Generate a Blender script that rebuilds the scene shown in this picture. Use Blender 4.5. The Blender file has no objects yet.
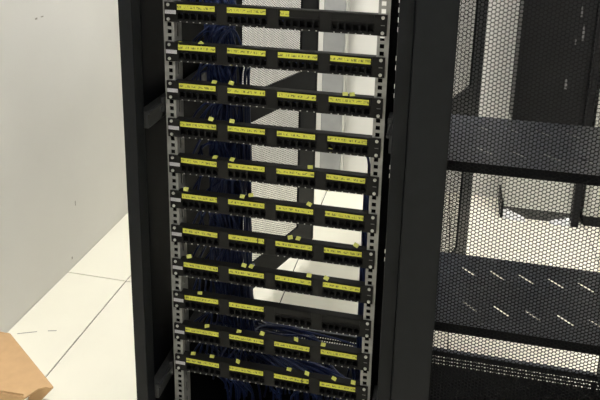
import bpy, math, random
import numpy as np
from mathutils import Matrix, Vector
random.seed(7)
S = bpy.context.scene
COL = S.collection

# ------------------------------------------------------------------ camera
cam_d = bpy.data.cameras.new('camera'); cam = bpy.data.objects.new('camera', cam_d); COL.objects.link(cam)
cam_d.sensor_width = 36.0; cam_d.lens = 36.0*660/600
cam_d.shift_x = (300-308.3)/600; cam_d.shift_y = -(200-51.3)/600
cam_d.clip_start = .02
_R = Matrix(((0.977612, -0.0726627, 0.1974713), (0.2091777, 0.233956, -0.9494784), (0.022792, 0.9695281, 0.2439176)))
cam.matrix_world = Matrix.Translation((.353, -1.319, 1.472)) @ _R.to_4x4()
S.camera = cam

# ------------------------------------------------------------------ world, exposure
W = bpy.data.worlds.new('world'); S.world = W; W.use_nodes = True
W.node_tree.nodes['Background'].inputs[0].default_value = (.9, .95, 1, 1)
W.node_tree.nodes['Background'].inputs[1].default_value = .3
S.view_settings.view_transform = 'Standard'; S.view_settings.look = 'None'
S.view_settings.gamma = 1; S.view_settings.use_curve_mapping = False
S.view_settings.exposure = 0.0
LAMP_POWER = 42.0           # emission of the ceiling panels

# ------------------------------------------------------------------ materials
def lin(c):
    return tuple(((v/12.92) if v <= .04045 else ((v+.055)/1.055)**2.4) for v in c)
def mat(name, rgb, rough=.5, metal=0.0, var=0.0, vscale=8.0, bump=0.0, bscale=200.0, spec=.5, coat=0.0):
    m = bpy.data.materials.new(name); m.use_nodes = True
    nt = m.node_tree; b = nt.nodes['Principled BSDF']
    b.inputs['Base Color'].default_value = (*rgb, 1); b.inputs['Roughness'].default_value = rough
    b.inputs['Metallic'].default_value = metal; b.inputs['Specular IOR Level'].default_value = spec
    b.inputs['Coat Weight'].default_value = coat
    tc = nt.nodes.new('ShaderNodeTexCoord')
    if var:
        n = nt.nodes.new('ShaderNodeTexNoise'); n.inputs['Scale'].default_value = vscale; n.inputs['Detail'].default_value = 6
        nt.links.new(tc.outputs['Object'], n.inputs['Vector'])
        r = nt.nodes.new('ShaderNodeMapRange')
        r.inputs[1].default_value = .3; r.inputs[2].default_value = .7
        r.inputs[3].default_value = 1-var; r.inputs[4].default_value = 1+var
        nt.links.new(n.outputs['Fac'], r.inputs[0])
        mx = nt.nodes.new('ShaderNodeVectorMath'); mx.operation = 'SCALE'; mx.inputs[0].default_value = rgb
        nt.links.new(r.outputs[0], mx.inputs['Scale']); nt.links.new(mx.outputs[0], b.inputs['Base Color'])
    if bump:
        n2 = nt.nodes.new('ShaderNodeTexNoise'); n2.inputs['Scale'].default_value = bscale
        nt.links.new(tc.outputs['Object'], n2.inputs['Vector'])
        bp = nt.nodes.new('ShaderNodeBump'); bp.inputs['Strength'].default_value = bump; bp.inputs['Distance'].default_value = .002
        nt.links.new(n2.outputs['Fac'], bp.inputs['Height']); nt.links.new(bp.outputs[0], b.inputs['Normal'])
    return m
M = dict(
    floor=mat('floor_tile', (.87, .845, .72), .45, var=.02, vscale=5),
    joint=mat('floor_joint', (.03, .027, .022), .9, var=.1),
    wall=mat('painted_wall', (.74, .73, .69), .75, var=.02, vscale=3, bump=.05, bscale=90),
    ceil=mat('ceiling_paint', (.8, .8, .78), .8, var=.01),
    rack=mat('black_powder_coat', (.0062, .0072, .0085), .42, var=.15, vscale=30, bump=.05, bscale=900, spec=.14),
    rackin=mat('black_inner_steel', (.0028, .0032, .004), .55, var=.2, vscale=20, spec=.06),
    mesh=mat('black_perforated_steel', (.004, .004, .0045), .6, var=.1, spec=.08),
    shelf=mat('black_shelf_steel', (.050, .058, .074), .33, var=.15, vscale=25, bump=.04, bscale=700, spec=.6),
    zinc=mat('zinc_rail', (.26, .26, .25), .42, metal=.3, var=.15, vscale=60),
    panel=mat('black_panel_plastic', (.009, .0088, .0085), .5, var=.12, vscale=60, spec=.14),
    port=mat('port_black', (.004, .004, .0045), .6, var=.1, spec=.1),
    silver=mat('bright_contact', (.42, .42, .40), .4, metal=.4, var=.1),
    screw=mat('screw_steel', (.5, .5, .48), .35, metal=.8, var=.1),
    idlab=mat('grey_print_label', (.42, .41, .44), .5, var=.25, vscale=400),
    earprint=mat('faint_print', (.12, .12, .12), .6, var=.3, vscale=600),
    cable=mat('navy_cable', (.012, .023, .088), .4, var=.2, vscale=15, spec=.4),
    tag=mat('yellow_tag', (.44, .45, .09), .55, var=.2, vscale=120),
    card=mat('cardboard', (.48, .305, .152), .85, var=.05, vscale=40, bump=.1, bscale=300),
    wrap=mat('film_glint', (.75, .76, .76), .15, var=.1, vscale=40, coat=.4),  # white wrap film, its colour carrying the glints at the panel foot
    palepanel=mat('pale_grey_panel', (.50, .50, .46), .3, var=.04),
    darkpanel=mat('dark_panel', (.010, .010, .011), .4, var=.2, vscale=12, spec=.15),
    greywrap=mat('grey_wrapped_panel', (.29, .295, .295), .25, var=.12, vscale=9, bump=.3, bscale=18),
    greyplinth=mat('grey_plinth', (.07, .07, .07), .25, var=.4, vscale=20, bump=.3, bscale=30),
    beam=mat('grey_beam_steel', (.035, .036, .037), .45, var=.2, vscale=40, spec=.2),
    glint=mat('film_glint_grey', (.13, .13, .13), .3, var=.3, vscale=60),  # grey tone of the glints painted on the dark panel
    lampframe=mat('lamp_frame_white', (.8, .8, .8), .5, var=.01),
    scuff=mat('scuff_mark', (.33, .31, .27), .8, var=.2, vscale=100),
)
def strip_mat():
    m = bpy.data.materials.new('yellow_label_print'); m.use_nodes = True; nt = m.node_tree; N = nt.nodes; L = nt.links
    b = N['Principled BSDF']; b.inputs['Roughness'].default_value = .45
    tc = N.new('ShaderNodeTexCoord'); oi = N.new('ShaderNodeObjectInfo')
    mp = N.new('ShaderNodeVectorMath'); mp.operation = 'MULTIPLY'; mp.inputs[1].default_value = (320, 0, 230)
    L.new(tc.outputs['Object'], mp.inputs[0])
    ad = N.new('ShaderNodeVectorMath'); ad.operation = 'ADD'
    sc = N.new('ShaderNodeMath'); sc.operation = 'MULTIPLY'; sc.inputs[1].default_value = 90; L.new(oi.outputs['Random'], sc.inputs[0])
    L.new(mp.outputs[0], ad.inputs[0]); L.new(sc.outputs[0], ad.inputs[1])
    n = N.new('ShaderNodeTexNoise'); n.inputs['Scale'].default_value = 1.0; n.inputs['Detail'].default_value = 2; L.new(ad.outputs[0], n.inputs['Vector'])
    th = N.new('ShaderNodeMapRange'); th.inputs[1].default_value = .44; th.inputs[2].default_value = .56; L.new(n.outputs['Fac'], th.inputs[0])
    sx = N.new('ShaderNodeSeparateXYZ'); L.new(tc.outputs['Object'], sx.inputs[0])
    ab = N.new('ShaderNodeMath'); ab.operation = 'ABSOLUTE'; L.new(sx.outputs['Z'], ab.inputs[0])
    lt = N.new('ShaderNodeMath'); lt.operation = 'LESS_THAN'; lt.inputs[1].default_value = .0026; L.new(ab.outputs[0], lt.inputs[0])
    # gaps between the printed numbers, one number per port
    md = N.new('ShaderNodeMath'); md.operation = 'PINGPONG'; md.inputs[1].default_value = .00735; L.new(sx.outputs['X'], md.inputs[0])
    g = N.new('ShaderNodeMath'); g.operation = 'GREATER_THAN'; g.inputs[1].default_value = .0018; L.new(md.outputs[0], g.inputs[0])
    m1 = N.new('ShaderNodeMath'); m1.operation = 'MULTIPLY'; L.new(lt.outputs[0], m1.inputs[0]); L.new(g.outputs[0], m1.inputs[1])
    m2 = N.new('ShaderNodeMath'); m2.operation = 'MULTIPLY'; L.new(m1.outputs[0], m2.inputs[0]); L.new(th.outputs[0], m2.inputs[1])
    mx = N.new('ShaderNodeMix'); mx.data_type = 'RGBA'; mx.inputs[6].default_value = (.50, .50, .05, 1); mx.inputs[7].default_value = (.12, .12, .02, 1)
    L.new(m2.outputs[0], mx.inputs[0]); L.new(mx.outputs[2], b.inputs['Base Color'])
    return m
M['strip'] = strip_mat()
ml = bpy.data.materials.new('lamp_diffuser'); ml.use_nodes = True
_b = ml.node_tree.nodes['Principled BSDF']; _b.inputs['Base Color'].default_value = (.9, .9, .9, 1)
_b.inputs['Emission Color'].default_value = (1, .985, .965, 1); _b.inputs['Emission Strength'].default_value = LAMP_POWER
M['lamp'] = ml

# ------------------------------------------------------------------ helpers
class MB:
    def __init__(s): s.v = []; s.f = []
    def box(s, x0, x1, y0, y1, z0, z1):
        n = len(s.v)
        s.v += [(x, y, z) for x in (x0, x1) for y in (y0, y1) for z in (z0, z1)]
        s.f += [tuple(n+i for i in q) for q in ((0, 1, 3, 2), (4, 6, 7, 5), (0, 4, 5, 1), (2, 3, 7, 6), (0, 2, 6, 4), (1, 5, 7, 3))]
        return s
    def prism(s, bot, top):
        n = len(s.v); k = len(bot); s.v += [tuple(p) for p in bot]+[tuple(p) for p in top]
        s.f += [tuple(n+i for i in reversed(range(k))), tuple(n+k+i for i in range(k))]
        for i in range(k): j = (i+1) % k; s.f.append((n+i, n+j, n+k+j, n+k+i))
        return s
    def holed(s, rect, hole, P, t):
        """rect (a0,a1,b0,b1) with a 4-point hole; P(a,b,d) maps to 3D; sheet thickness t"""
        a0, a1, b0, b1 = rect; o = [(a0, b0), (a1, b0), (a1, b1), (a0, b1)]; n = len(s.v)
        for d in (0, t):
            s.v += [P(a, b, d) for a, b in o]; s.v += [P(a, b, d) for a, b in hole]
        for i in range(4):
            j = (i+1) % 4
            s.f += [(n+i, n+j, n+4+j, n+4+i), (n+8+j, n+8+i, n+12+i, n+12+j), (n+4+i, n+4+j, n+12+j, n+12+i)]
        return s
    def tube(s, pts, r, k=5):
        n0 = len(s.v); m = len(pts); up = None
        for i, p in enumerate(pts):
            d = (pts[min(i+1, m-1)]-pts[max(i-1, 0)]).normalized()
            if up is None: up = d.orthogonal().normalized()
            up = (up-d*up.dot(d)).normalized(); w = d.cross(up)
            for q in range(k):
                a = 2*math.pi*q/k; s.v.append(tuple(p+up*(r*math.cos(a))+w*(r*math.sin(a))))
        for i in range(m-1):
            for q in range(k):
                a = n0+i*k+q; b = n0+i*k+(q+1) % k; s.f.append((a, b, b+k, a+k))
        s.f += [tuple(n0+q for q in reversed(range(k))), tuple(n0+(m-1)*k+q for q in range(k))]
        return s
    def mesh(s, name, m):
        me = bpy.data.meshes.new(name); me.from_pydata(s.v, [], s.f); me.materials.append(M[m]); me.update(); return me
    def build(s, name, m, parent=None, loc=None, bevel=0, smooth=False):
        return link(name, s.mesh(name, m), parent, loc, bevel, smooth)
def link(name, me, parent=None, loc=None, bevel=0, smooth=False):
    o = bpy.data.objects.new(name, me); COL.objects.link(o)
    if parent: o.parent = parent
    if loc: o.location = loc
    if bevel:
        b = o.modifiers.new('bevel', 'BEVEL'); b.width = bevel; b.segments = 2; b.limit_method = 'ANGLE'
    if smooth and me: me.polygons.foreach_set('use_smooth', [True]*len(me.polygons))
    return o
def tag(o, label, cat, group=None):
    o['label'] = label; o['category'] = cat
    if group: o['group'] = group
    return o
def thing(name, label, cat, loc, group=None):
    o = bpy.data.objects.new(name, None); o.empty_display_size = .05; COL.objects.link(o); o.location = loc
    return tag(o, label, cat, group)
def struct(o): o['kind'] = 'structure'; return o
def spline(P, n=6):
    P = [Vector(p) for p in P]; out = []
    for i in range(len(P)-1):
        a = P[max(i-1, 0)]; b = P[i]; c = P[i+1]; d = P[min(i+2, len(P)-1)]
        for j in range(n):
            t = j/n; out.append(.5*((2*b)+(c-a)*t+(2*a-5*b+4*c-d)*t*t+(3*b-a-3*c+d)*t**3))
    out.append(P[-1]); return out

# ------------------------------------------------------------------ the room
X0, X1, Y0, Y1, ZC = -1.0, 3.2, -3.2, 1.8, 2.8
floor = struct(MB().box(X0, X1, Y0, Y1, -.06, -.004).build('floor', 'joint'))
T = .6; G = .0021
xs = [X0, -.755]+[-.755+T*i for i in range(1, 7)]+[X1]
ys = [Y0]+[.71-T*i for i in range(6, 0, -1)]+[.71, 1.31, Y1]
for i in range(len(xs)-1):
    for j in range(len(ys)-1):
        MB().box(xs[i]+G, xs[i+1]-G, ys[j]+G, ys[j+1]-G, -.02, 0).build('tile', 'floor', floor)
for a, b in (((-.962, .347), (-.905, .372)), ((-.872, .384), (-.845, .392))):
    d = Vector((b[0]-a[0], b[1]-a[1], 0)).normalized(); w = Vector((-d.y, d.x, 0))*.0016
    A = Vector((*a, 0)); B = Vector((*b, 0))
    q = [A-w, B-w, B+w, A+w]; MB().prism([p+Vector((0, 0, .0001)) for p in q], [p+Vector((0, 0, .0005)) for p in q]).build('scuff', 'scuff', floor)
wl = struct(MB().box(X0-.1, X0, Y0-.1, Y1+.1, -.06, ZC).build('wall_left', 'wall'))
for y, z, h, wd in ((.64, 1.012, .006, .012), (.674, 1.013, .004, .014), (.795, .25, .02, .004), (.748, .039, .010, .006)):
    MB().box(0, .0006, -wd/2, wd/2, -h/2, h/2).build('scuff', 'scuff', wl, loc=(X0, y, z))
struct(MB().box(X0, X1, Y1, Y1+.1, -.06, ZC).build('wall_back', 'wall'))
struct(MB().box(X1, X1+.1, Y0-.1, Y1+.1, -.06, ZC).build('wall_right', 'wall'))
struct(MB().box(X0, X1, Y0-.1, Y0, -.06, ZC).build('wall_front', 'wall'))
struct(MB().box(X0-.1, X1+.1, Y0-.1, Y1+.1, ZC, ZC+.1).build('ceiling', 'ceil'))
LAMPS = [(-.45, -1.3, 'over the aisle left of the racks, nearer the front'), (-.45, .75, 'between the left wall and the racks'),
         (1.1, -1.3, 'in front of the racks on the right'), (1.25, .6, 'above the racks on the right'), (2.5, -.2, 'near the right wall')]
for q, (x, y, w) in enumerate(LAMPS):
    t = thing('ceiling_light', 'white square ceiling light panel '+w, 'ceiling light', (x, y, ZC), 'ceiling light panels')
    if q in (0, 2): t.scale = (.72, .72, 1)
    if q == 3: t.scale = (.8, .8, 1)
    f = MB()
    for a in ((-.3, -.27, -.3, .3), (.27, .3, -.3, .3), (-.27, .27, -.3, -.27), (-.27, .27, .27, .3)): f.box(*a, -.03, 0)
    f.build('frame', 'lampframe', t); MB().box(-.27, .27, -.27, .27, -.02, -.008).build('diffuser', 'lamp', t)

# ------------------------------------------------------------------ perforated sheet
def hex_sheet(name, x0, x1, z0, z1, p=.0078, k=.835, t=.0012):
    sx = p*math.sqrt(3)/2; R = p/math.sqrt(3)
    nx = int((x1-x0)/sx); nz = int((z1-z0)/p)
    ci, cj = np.meshgrid(np.arange(nx), np.arange(nz), indexing='ij'); ci = ci.ravel(); cj = cj.ravel()
    cx = x0+(ci+.5)*sx; cz = z0+(cj+.5)*p+(ci % 2)*p/2
    a = np.arange(6)*math.pi/3; ux = R*np.cos(a); uz = R*np.sin(a); n = len(cx)
    V = np.zeros((n, 18, 3), np.float32)
    for b, (s, y) in enumerate(((1, 0), (k, 0), (k, t))):
        V[:, b*6:b*6+6, 0] = cx[:, None]+s*ux; V[:, b*6:b*6+6, 2] = cz[:, None]+s*uz; V[:, b*6:b*6+6, 1] = y
    q = []
    for i in range(6):
        j = (i+1) % 6; q += [(i, j, 6+j, 6+i), (6+i, 6+j, 12+j, 12+i)]
    F = (np.array(q, np.int32)[None]+(np.arange(n, dtype=np.int32)*18)[:, None, None]).reshape(-1, 4)
    me = bpy.data.meshes.new(name); me.vertices.add(n*18); me.vertices.foreach_set('co', V.ravel())
    me.loops.add(F.size); me.loops.foreach_set('vertex_index', F.ravel())
    me.polygons.add(len(F)); me.polygons.foreach_set('loop_start', np.arange(0, F.size, 4, dtype=np.int32))
    me.materials.append(M['mesh']); me.update(calc_edges=True); return me

# ------------------------------------------------------------------ racks
U = .04445; ZP = lambda k: .755-.0889*(k-6)     # centre height of patch panel k (1 = top one built)
def rail_mesh(sgn):
    b = MB(); xi, xo, xh = .222, .2465, .23255
    a, c = (xi, xo) if sgn > 0 else (-xo, -xi); h = sgn*xh
    for j in range(-13, 27):
        zc = .755+j*U; zz = [zc-U/2, zc-U/2+.0143, zc+U/2-.0143, zc+U/2]; hz = (zc-.015875, zc, zc+.015875)
        for q in range(3):
            e = .0047
            b.holed((a, c, zz[q], zz[q+1]), [(h-e, hz[q]-e), (h+e, hz[q]-e), (h+e, hz[q]+e), (h-e, hz[q]+e)], lambda x, z, d: (x, d, z), .002)
        # inner flange running back, with a tall slot per unit
        b.holed((0, .042, zz[0], zz[3]), [(.017, zc-.015), (.025, zc-.015), (.025, zc+.015), (.017, zc+.015)], lambda y, z, d: (sgn*(xi+d), y, z), .002)
    z0 = .755-13.5*U; z1 = .755+26.5*U
    return b.mesh('mounting_rail', 'zinc')
RAILS = [rail_mesh(-1), rail_mesh(1)]
DW = .572
door_frame = MB()
for a in ((0, .10, .09, 1.97), (.456, DW, .09, 1.97), (.10, .456, .09, .192), (.10, .456, 1.85, 1.97)):
    door_frame.box(a[0], a[1], -.003, .005, a[2], a[3])
door_frame.box(0, .012, -.004, .012, .09, 1.97).box(DW-.012, DW, -.004, .010, .09, 1.97)
door_frame_me = door_frame.mesh('rear_door', 'rack')
rear_sheet_me = hex_sheet('perforated_sheet', .09, .475, .182, 1.86, k=.86, t=.0008)
stiff_me = MB().box(.10, .456, -.003, .005, 0, .1).mesh('stiffener', 'rack')

def make_rack(cx, label, left_panel, right_panel):
    r = thing('server_rack', label, 'server rack', (cx, 0, 0), 'black server racks standing side by side')
    for s in (-1, 1):
        # front post: folded L section; rear post
        b = MB().box(*sorted((s*.30, s*.27)), -.10, -.062, .07, 2.0).box(*sorted((s*.30, s*.285)), -.062, -.03, .07, 2.0)
        b.build('corner_post', 'rack', r, bevel=.002)
        MB().box(*sorted((s*.30, s*.272)), .455, .50, .07, 2.0).build('corner_post', 'rack', r, bevel=.002)
        link('mounting_rail', RAILS[0 if s < 0 else 1], r)
        for zc in (.265, .967, 1.55):
            w = MB().box(*sorted((s*.262, s*.284)), -.06, .455, zc-.02, zc+.02)
            w.box(*sorted((s*.256, s*.262)), -.06, .40, zc+.012, zc+.02)
            w.build('side_beam', 'beam', r, bevel=.0015)
            MB().box(*sorted((s*.2525, s*.2615)), .004, .05, zc-.003, zc+.032).build('rail_bracket', 'beam', r, bevel=.001)
        MB().box(*sorted((s*.2245, s*.2455)), .030, .032, .12, 1.165).build('rail_light_blocker', 'rackin', r)  # added dark strip, keeps the bright background out of the rail holes
        # slotted strip between rail and post
        st = MB()
        for q in range(88):
            z = .14+q*.021
            if not any(a < z < b_ for a, b_ in ((1.16, 2), (1.08, 1.125), (1.01, 1.045), (.83, .86), (.61, .65))):
                st.box(*sorted((s*.2375, s*.2715)), .06, .0615, z, z+.021); continue
            st.holed((s*.2375, s*.2715, z, z+.021), [(s*.258, z+.005), (s*.2625, z+.005), (s*.2625, z+.016), (s*.258, z+.016)], lambda x, zz, d: (x, .06+d, zz), .0015)
        st.build('slotted_strip', 'rackin', r)
    if left_panel: MB().box(-.30, -.297, -.03, .455, .07, 2.0).build('side_panel', 'rackin', r)
    if right_panel: MB().box(.297, .30, -.03, .455, .07, 2.0).build('side_panel', 'rackin', r)
    MB().box(-.27, .27, -.10, -.062, .07, .14).build('base_beam', 'rack', r, bevel=.002)
    MB().box(-.27, .27, .487, .50, .066, .087).build('base_beam', 'shelf', r, bevel=.002)
    MB().box(-.27, .27, -.10, -.062, 1.93, 2.0).build('top_beam', 'rack', r, bevel=.002)
    MB().box(-.27, .27, .455, .50, 1.93, 2.0).build('top_beam', 'rack', r, bevel=.002)
    MB().box(-.297, .297, -.095, .495, 1.99, 2.003).build('top_panel', 'rackin', r)
    bp = MB().box(-.2965, .2965, -.03, .425, .08, .084)
    bp.box(-.284, .284, .47, .486, .08, .084)
    for q in range(70):
        for w in range(3):
            x = -.28+.008*q; y = .425+.015*w; e = .0023; xo = .0 if w % 2 else .002
            cxq = x+.004; cyq = y+.0075
            bp.holed((x, x+.008, y, y+.015), [(cxq-e, cyq-.0035), (cxq+e, cyq-.0035), (cxq+e, cyq+.0035), (cxq-e, cyq+.0035)], lambda a, c, d: (a, c, .082+d), .002)
    bp.build('bottom_plate', 'rackin', r)
    for sx in (-.26, .26):
        for sy in (-.07, .46):
            pts = [(math.cos(a)*.02, math.sin(a)*.02) for a in [i*math.pi/5 for i in range(10)]]
            f = MB().prism([(sx+u, sy+v, 0) for u, v in pts], [(sx+u, sy+v, .012) for u, v in pts])
            f.prism([(sx+u*.4, sy+v*.4, .012) for u, v in pts], [(sx+u*.4, sy+v*.4, .075) for u, v in pts])
            f.build('foot', 'rackin', r)
    d = link('rear_door', door_frame_me, r, (-.29, .50, 0)); d.rotation_euler = (0, 0, math.radians(71))
    link('perforated_sheet', rear_sheet_me, d)
    for z in (.715, 1.32): link('stiffener', stiff_me, d, (0, 0, z))
    return r
rack1 = make_rack(0, 'black server rack without front door, full of patch panels', True, False)
rack2 = make_rack(.6, 'black server rack with closed hexagonal mesh front door and shelves', False, True)
fd = MB()
fd.box(-.296, -.224, -.132, -.106, .09, 1.985).box(.224, .296, -.132, -.106, .09, 1.985)
fd.box(-.224, .224, -.132, -.106, .09, .19).box(-.224, .224, -.132, -.106, 1.9, 1.985)
fd.box(-.232, -.221, -.127, -.108, .17, 1.91).box(.221, .232, -.127, -.108, .17, 1.91)
fdo = fd.build('front_door', 'rack', rack2)
link('perforated_sheet', hex_sheet('perforated_sheet', -.232, .232, .18, 1.91), fdo, (0, -.114, 0))

# ------------------------------------------------------------------ shelves in the right rack
def shelf(z, label):
    t = thing('rack_shelf', label, 'shelf', (.6, 0, z), 'shelves in the right rack')
    b = MB(); th = .0015; n = 5; x0, x1 = -.213, .213; w = .0705
    P = lambda a, c, d: (a, c, -d)
    for rows in ((0.0, .04, 0), (.04, .11, 1), (.11, .187, 0), (.187, .257, 1), (.257, .30, 0)):
        ya, yb, has = rows
        if not has: b.box(-.2195, .2195, ya, yb, -th, 0); continue
        b.box(-.2195, -.175, ya, yb, -th, 0).box(.175, .2195, ya, yb, -th, 0)
        for i in range(n):
            xa = -.175+i*.07; xb = xa+.07; xc = xa+.035; yc = (ya+yb)/2
            h = .0155; g = .0022
            b.holed((xa, xb, ya, yb), [(xc+h-g, yc-h-g), (xc+h+g, yc-h+g), (xc-h+g, yc+h+g), (xc-h-g, yc+h-g)], P, th)
    b.build('tray', 'shelf', t)
    MB().box(-.2195, .2195, -.0015, 0, -.022, 0).box(-.2195, .2195, .0, .010, -.022, -.0205).build('front_lip', 'rackin', t)
    MB().box(-.2195, .2195, .2985, .30, -.018, 0).build('rear_lip', 'shelf', t)
    for s in (-1, 1):
        MB().box(*sorted((s*.2195, s*.221)), 0, .30, -.04, .0).build('side_flange', 'shelf', t)
        MB().box(*sorted((s*.2195, s*.241)), -.0025, -.0005, -.04, .004).build('ear', 'shelf', t)
shelf(.921, 'black metal shelf with slanted vent slots, upper one behind the mesh door')
shelf(.5335, 'black metal shelf with slanted vent slots, lower one behind the mesh door')

# ------------------------------------------------------------------ patch panels
SP = .1125; SX = -.2105; SW = .085
fp = MB()
for s in (-1, 1):
    fp.box(*sorted((s*.222, s*.2413)), -.0045, -.0005, -.0218, .0218)
fp.box(-.222, .222, -.0045, -.002, -.0218, -.0172).box(-.222, .222, -.0045, -.002, .002, .0218)
xp = [-.222]+[v for g in range(4) for v in (SX+g*SP-.0015, SX+g*SP+SW+.0035)]+[.222]
for i in range(0, 10, 2): fp.box(xp[i], xp[i+1], -.0045, -.002, -.0172, .002)
fp.box(-.222, .222, -.002, .014, .0198, .0218).box(-.222, .222, -.002, .014, -.0218, -.0198)
fp.box(-.222, .222, .0125, .014, -.0198, .0198)
# slim raised frame around each label position
for g in range(4):
    x0 = SX+g*SP-.003; x1 = x0+SW+.006
    fp.box(x0, x1, -.0062, -.0045, .0195, .0207).box(x0, x1, -.0062, -.0045, .0042, .0054)
    fp.box(x0, x0+.0014, -.0062, -.0045, .0054, .0195).box(x1-.0014, x1, -.0062, -.0045, .0054, .0195)
face_me = fp.mesh('faceplate', 'panel')
pb = MB(); e = .0147
for i in range(6):
    x = SX-.0015+i*(SW+.005)/6; w = (SW+.005)/6; c = x+w/2
    pb.holed((x, x+w, -.0172, .002), [(c-.0054, -.0145), (c+.0054, -.0145), (c+.0054, -.0015), (c-.0054, -.0015)], lambda a, z, d: (a, -.0052+d, z), .010)
    pb.box(c-.002, c+.002, -.0052, -.002, -.0018, .0005)
port_me = pb.mesh('port_block', 'port')
tb = MB()
for i in range(6):
    c = SX-.0015+(i+.5)*(SW+.005)/6; tb.box(c-.0013, c+.0013, -.0064, -.0045, -.0208, -.0192)
tabs_me = tb.mesh('contact_tabs', 'silver')
sc = MB()
pts = [(math.cos(a)*.0036, math.sin(a)*.0036) for a in [i*math.pi/6 for i in range(12)]]
sc.prism([(u, -.0045, v) for u, v in pts], [(u, -.0062, v) for u, v in pts])
sc.prism([(u*.72, -.0062, v*.72) for u, v in pts], [(u*.4, -.0076, v*.4) for u, v in pts])
screw_me = sc.mesh('screw', 'screw')
idl_me = MB().box(-.0125, .0125, -.0052, -.0045, -.0042, .0042).mesh('ear_label', 'idlab')
mark_me = MB().box(-.004, .004, -.0049, -.0045, -.0008, .0008).mesh('ear_mark', 'earprint')
_strips = {}
def strip_mesh(w):
    if w not in _strips: _strips[w] = MB().box(-w/2, w/2, -.0006, .0006, -.0057, .0057).mesh('label_strip', 'strip')
    return _strips[w]
ORD = ['', 'topmost', 'second', 'third', 'fourth', 'fifth', 'sixth', 'seventh', 'eighth', 'ninth', 'tenth', 'lowest']
def strips_for(k):
    full = lambda g: [(SX+g*SP, SW)]
    out = {g: full(g) for g in range(4)}
    if k == 1: out[2] = [(SX+2*SP+.004, .019)]; out[3] = []
    if k == 9: out[2] = []; out[3] = []
    if k == 6: out[0] = [(SX, .043), (SX+.0435, .0415)]
    if k == 7: out[1] = [(SX+SP, .069), (SX+SP+.0715, .0135)]
    if k == 11: out[2] = [(SX+2*SP, .068), (SX+2*SP+.0705, .0145)]
    return out
for k in range(1, 12):
    desc = {1: 'with two yellow strips and one short one', 9: 'with two yellow strips and two bare slots'}.get(k, 'with four yellow label strips')
    lab = 'black patch panel '+desc+', '+(ORD[k]+' of eleven' if k in (1, 11) else ORD[k]+' from the top')
    t = thing('patch_panel', lab, 'patch panel', (0, 0, ZP(k)), 'patch panels in the open rack')
    link('faceplate', face_me, t)
    for g in range(4):
        link('port_block', port_me, t, (g*SP, 0, 0)); link('contact_tabs', tabs_me, t, (g*SP, 0, 0))
        for x, w in strips_for(k)[g]:
            o = link('label_strip', strip_mesh(round(w, 4)), t, (x+w/2, -.0072, .0125+random.uniform(-.0005, .0005)))
            o.rotation_euler = (0, math.radians(random.uniform(-.5, .9)), 0)
    for sx in (-.23255, .23255):
        for sz in (-.015875, .015875):
            o = link('screw', screw_me, t, (sx, 0, sz)); o.rotation_euler = (0, random.uniform(0, 1), 0)
    link('ear_label', idl_me, t, (-.2275, 0, .0)); link('ear_mark', mark_me, t, (.2325, 0, 0))

# ------------------------------------------------------------------ network cables with yellow tags
TAGS = [(2, -.17, .014), (2, -.217, .011), (2, -.102, -.026), (3, -.1, .017), (3, -.14, .016), (3, .157, .014), (3, .172, .015), (4, -.149, .016), (4, -.099, .016),
        (5, -.14, .013), (5, -.099, .012), (4, .128, -.027), (5, .084, .014), (5, .126, -.032), (6, -.214, .012), (6, -.075, .011), (6, -.054, .017), (6, .084, .012),
        (8, -.21, .013), (8, -.071, .01), (8, -.053, .01), (7, .041, .011), (7, .06, .011), (7, .195, .013), (9, -.184, .004), (8, .088, .008), (8, .129, .007),
        (10, -.167, .003), (10, -.084, .003), (10, -.025, .008), (10, .06, .007), (10, .127, .005), (11, -.205, .006), (11, -.155, .007), (11, -.087, .005),
        (11, .044, .008), (11, .089, .005), (11, .156, .004), (11, .203, .002)]
tag_me = MB().box(-.0056, .0056, -.0008, .0008, -.0045, .0045).mesh('yellow_tag', 'tag')
U_ = random.uniform
WORD = 'one two three four five six seven eight nine ten eleven twelve thirteen fourteen fifteen sixteen seventeen eighteen nineteen twenty twenty-one twenty-two twenty-three twenty-four'.split()
PAN = {k: 'the '+ORD[k]+' patch panel' for k in range(1, 12)}
port_x = lambda i: SX-.0015+(i//6)*SP+(i % 6+.5)*(SW+.005)/6
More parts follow.
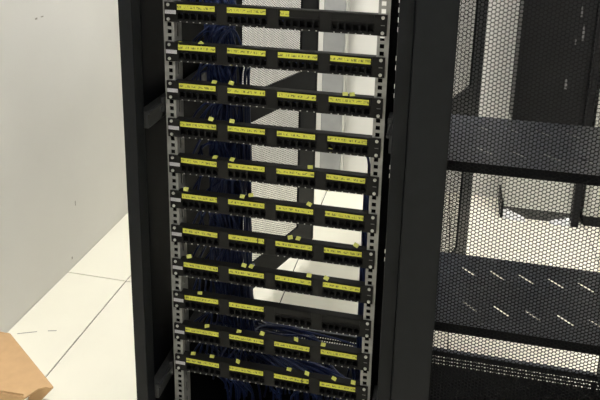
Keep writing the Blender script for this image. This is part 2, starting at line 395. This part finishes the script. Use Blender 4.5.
for k in range(1, 12):
    z = ZP(k); made = []; sl = (1.472-z)/1.319
    ports = list(range(24)) if k not in (1, 9) else (list(range(13)) if k == 1 else list(range(12)))
    for i in ports:
        x = port_x(i); up = (k % 2 == 1) and k < 10
        right = i >= 21 and 4 <= k <= 8
        P = [(x, .010, z-.006)]
        if right:
            xb, yb = U_(.203, .22), U_(.035, .075)
            P += [(x, .03, z-.012), (xb, yb, z-.05), (xb, yb, z-.15)]
            zz = z-.15
            while zz > .46: zz -= .12; P.append((xb+U_(-.002, .002), yb+U_(-.002, .002), zz))
            xt, yt = U_(.02, .17), U_(.12, .26)
            P += [(xb-.005, yb+.02, .27), (xt, yt, .17), (xt, yt, .088)]
            lab = 'dark blue cable dropping beside the right rail from port '+WORD[i]+' of '+PAN[k]
        else:
            xb = U_(-.190, -.135) if up else U_(-.172, -.088); yb = U_(.095, .165)
            if i < 6:
                hgt = U_(.02, .055)
                P += [(x-.004, .045, z-.002+U_(-.004, .004)), ((x+xb)/2-.012, .075+U_(-.01, .01), z+hgt*.8), ((x+2*xb)/3, .1, z+hgt)]
            else:
                r1, r2 = U_(-.011, .009), U_(-.012, .012)
                P += [(x, .028, z-.008), (x-.03, .045+r2, z-.002-.045*sl+r1)]
                xx = x-.03
                while xx-xb > .16: xx -= .1; P.append((xx, .05+r2, z-.002-.05*sl+r1+U_(-.002, .002)))
                P.append((max(xb+.035, min(xx-.02, xb+.05)), .06+r2, z-.002-.06*sl+r1))
            if up:
                zz = z+.05; P.append((xb, yb, zz if i >= 6 else z+.09))
                zz = P[-1][2]
                while zz < 1.85: zz += .12; P.append((xb+U_(-.004, .004), yb+U_(-.004, .004), zz))
                P.append((xb, yb, 1.97))
                lab = 'dark blue cable rising in the left bundle from port '+WORD[i]+' of '+PAN[k]
            else:
                zz = z-.075
                if zz > .40:
                    P.append((xb, yb, zz))
                    while zz > .52: zz -= .12; P.append((xb+U_(-.004, .004), yb+U_(-.004, .004), zz))
                xt, yt = U_(-.225, .2), U_(.11, .34); f = .35
                if k < 11: P += [(xb+.12*(xt-xb), yb+f*(yt-yb), min(zz-.03, .30))]
                P += [(xt-.03, yt-.01, .205), (xt, yt, .15), (xt+U_(-.01, .01), yt, .088)]
                lab = 'dark blue cable draping to the rack floor from port '+WORD[i]+' of '+PAN[k]
        c = MB().tube(spline(P, 5), .0029, 6).build('network_cable', 'cable', smooth=True)
        tag(c, lab, 'cable', 'blue network cables behind the patch panels'); made.append((x, c))
    for q, tx, tz in TAGS:
        if q != k: continue
        c = min(made, key=lambda m: abs(m[0]-tx))[1]
        o = link('yellow_tag', tag_me, c, (.353+(tx-.353)*.9814, .0, z+tz+.025*sl+(.0015 if tz > 0 else 0))); o.rotation_euler = (U_(-.5, .1) if k > 8 else U_(-1.15, -.6), U_(-.15, .35), U_(-.5, .5))

# ------------------------------------------------------------------ things behind the racks
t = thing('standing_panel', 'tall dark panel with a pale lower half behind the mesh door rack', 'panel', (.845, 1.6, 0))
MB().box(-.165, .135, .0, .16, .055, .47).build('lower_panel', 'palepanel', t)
MB().box(-.155, .135, .0, .16, .47, 1.9).build('upper_panel', 'darkpanel', t)
MB().box(-.172, -.163, -.012, .16, .0, .085).box(-.163, -.155, -.006, .16, .47, 1.9).build('edge_frame', 'darkpanel', t)
MB().box(.135, .168, -.02, .16, .0, 1.9).build('edge_frame', 'darkpanel', t)
MB().box(-.162, .135, .008, .16, .0, .055).build('plinth', 'greyplinth', t)
def crumple(name, parent, x0, x1, y, z0, z1, amp, nx=10, nz=5, m='wrap'):
    b = MB()
    for j in range(nz+1):
        for i in range(nx+1):
            f = i/nx; b.v.append((x0+(x1-x0)*f, y-abs(U_(0, amp))-amp*(1-j/nz), z0+(z1-z0)*j/nz*(.6+.4*math.sin(3.1*f+.3))+0*U_(0, 1)))
    for j in range(nz):
        for i in range(nx): a = j*(nx+1)+i; b.f.append((a, a+1, a+nx+2, a+nx+1))
    o = b.build(name, m, parent); md = o.modifiers.new('thickness', 'SOLIDIFY'); md.thickness = .0012
    return o
def film(x0, x1, h0, h1):
    b = MB(); n = 14
    for i in range(n+1):
        f = i/n; x = x0+(x1-x0)*f; h = (h0+(h1-h0)*f)*U_(.75, 1.1)
        b.v += [(x, -.020+U_(-.006, .003), .001), (x+U_(-.003, .003), -.010+U_(-.004, .003), h*.55), (x, .004, h)]
    for i in range(n):
        for q in range(2): a = i*3+q; b.f.append((a, a+3, a+4, a+1))
    o = b.build('film_glint', 'wrap', t); m = o.modifiers.new('thickness', 'SOLIDIFY'); m.thickness = .0012
film(-.160, -.06, .046, .008); film(.045, .133, .006, .036)  # white glints of the bunched wrap, shaped as tapering film
for x, z, w, h in ((.07, .96, .012, .05), (.085, .86, .014, .07), (.06, .84, .012, .03), (.04, .64, .018, .05)):
    crumple('film_glint', t, x, x+w*.6, -.001, z, z+h, .004, 3, 5, 'glint')  # small grey slivers put in as the glints on the wrapped panel
t = thing('pale_cabinet', 'pale grey cabinet standing right of the dark panel by the back wall', 'cabinet', (1.33, 1.6, 0))
MB().box(-.30, .30, 0, .19, .05, 1.9).build('body', 'palepanel', t, bevel=.004)
MB().box(-.29, .29, .008, .19, 0, .05).build('plinth', 'darkpanel', t)
MB().box(-.28, -.005, -.012, 0, .07, 1.88).build('door', 'palepanel', t, bevel=.003)
MB().box(.005, .28, -.012, 0, .07, 1.88).build('door', 'palepanel', t, bevel=.003)
t = thing('wrapped_board', 'grey plastic-wrapped board standing upright against the back wall', 'board', (-.15, 1.74, 0))
MB().box(-.055, .05, -.035, .04, .0, 1.75).build('board', 'greywrap', t, bevel=.006)
MB().box(.05, .057, -.03, .04, .0, 1.75).build('edge_strip', 'palepanel', t)

# ------------------------------------------------------------------ cardboard box
t = thing('cardboard_box', 'open brown cardboard box beside the left wall on the floor', 'box', (-.68, -.06, 0))
O = Vector((-.68, -.06, 0))
def loc(pts, z): return [(x-O.x, y-O.y, z) for x, y in pts]
outline = [(-.590, -.142), (-.745, -.03), (-.86, -.03), (-.86, -.142)]
MB().prism(loc(outline, 0), loc(outline, .29)).build('body', 'card', t)
# top flap whose near edge curls; two hanging front flaps with a gap between
top = [(-.495, -.138), (-.714, .006), (-.87, .008), (-.87, -.178), (-.606, -.178), (-.548, -.176), (-.540, -.186), (-.533, -.172), (-.525, -.152), (-.512, -.1435), (-.497, -.1435)]
MB().prism(loc(top, .294), loc(top, .2985)).build('top_flap', 'card', t)
def hang(pts, y0, y1): MB().prism([(x-O.x, y0-O.y, z) for x, z in pts], [(x-O.x, y1-O.y, z) for x, z in pts]).build('front_flap', 'card', t)
hang([(-.496, .2938), (-.541, .2938), (-.605, .17), (-.575, .20)], -.1425, -.1385)
hang([(-.545, .2935), (-.87, .2935), (-.87, .12), (-.60, .12)], -.180, -.176)
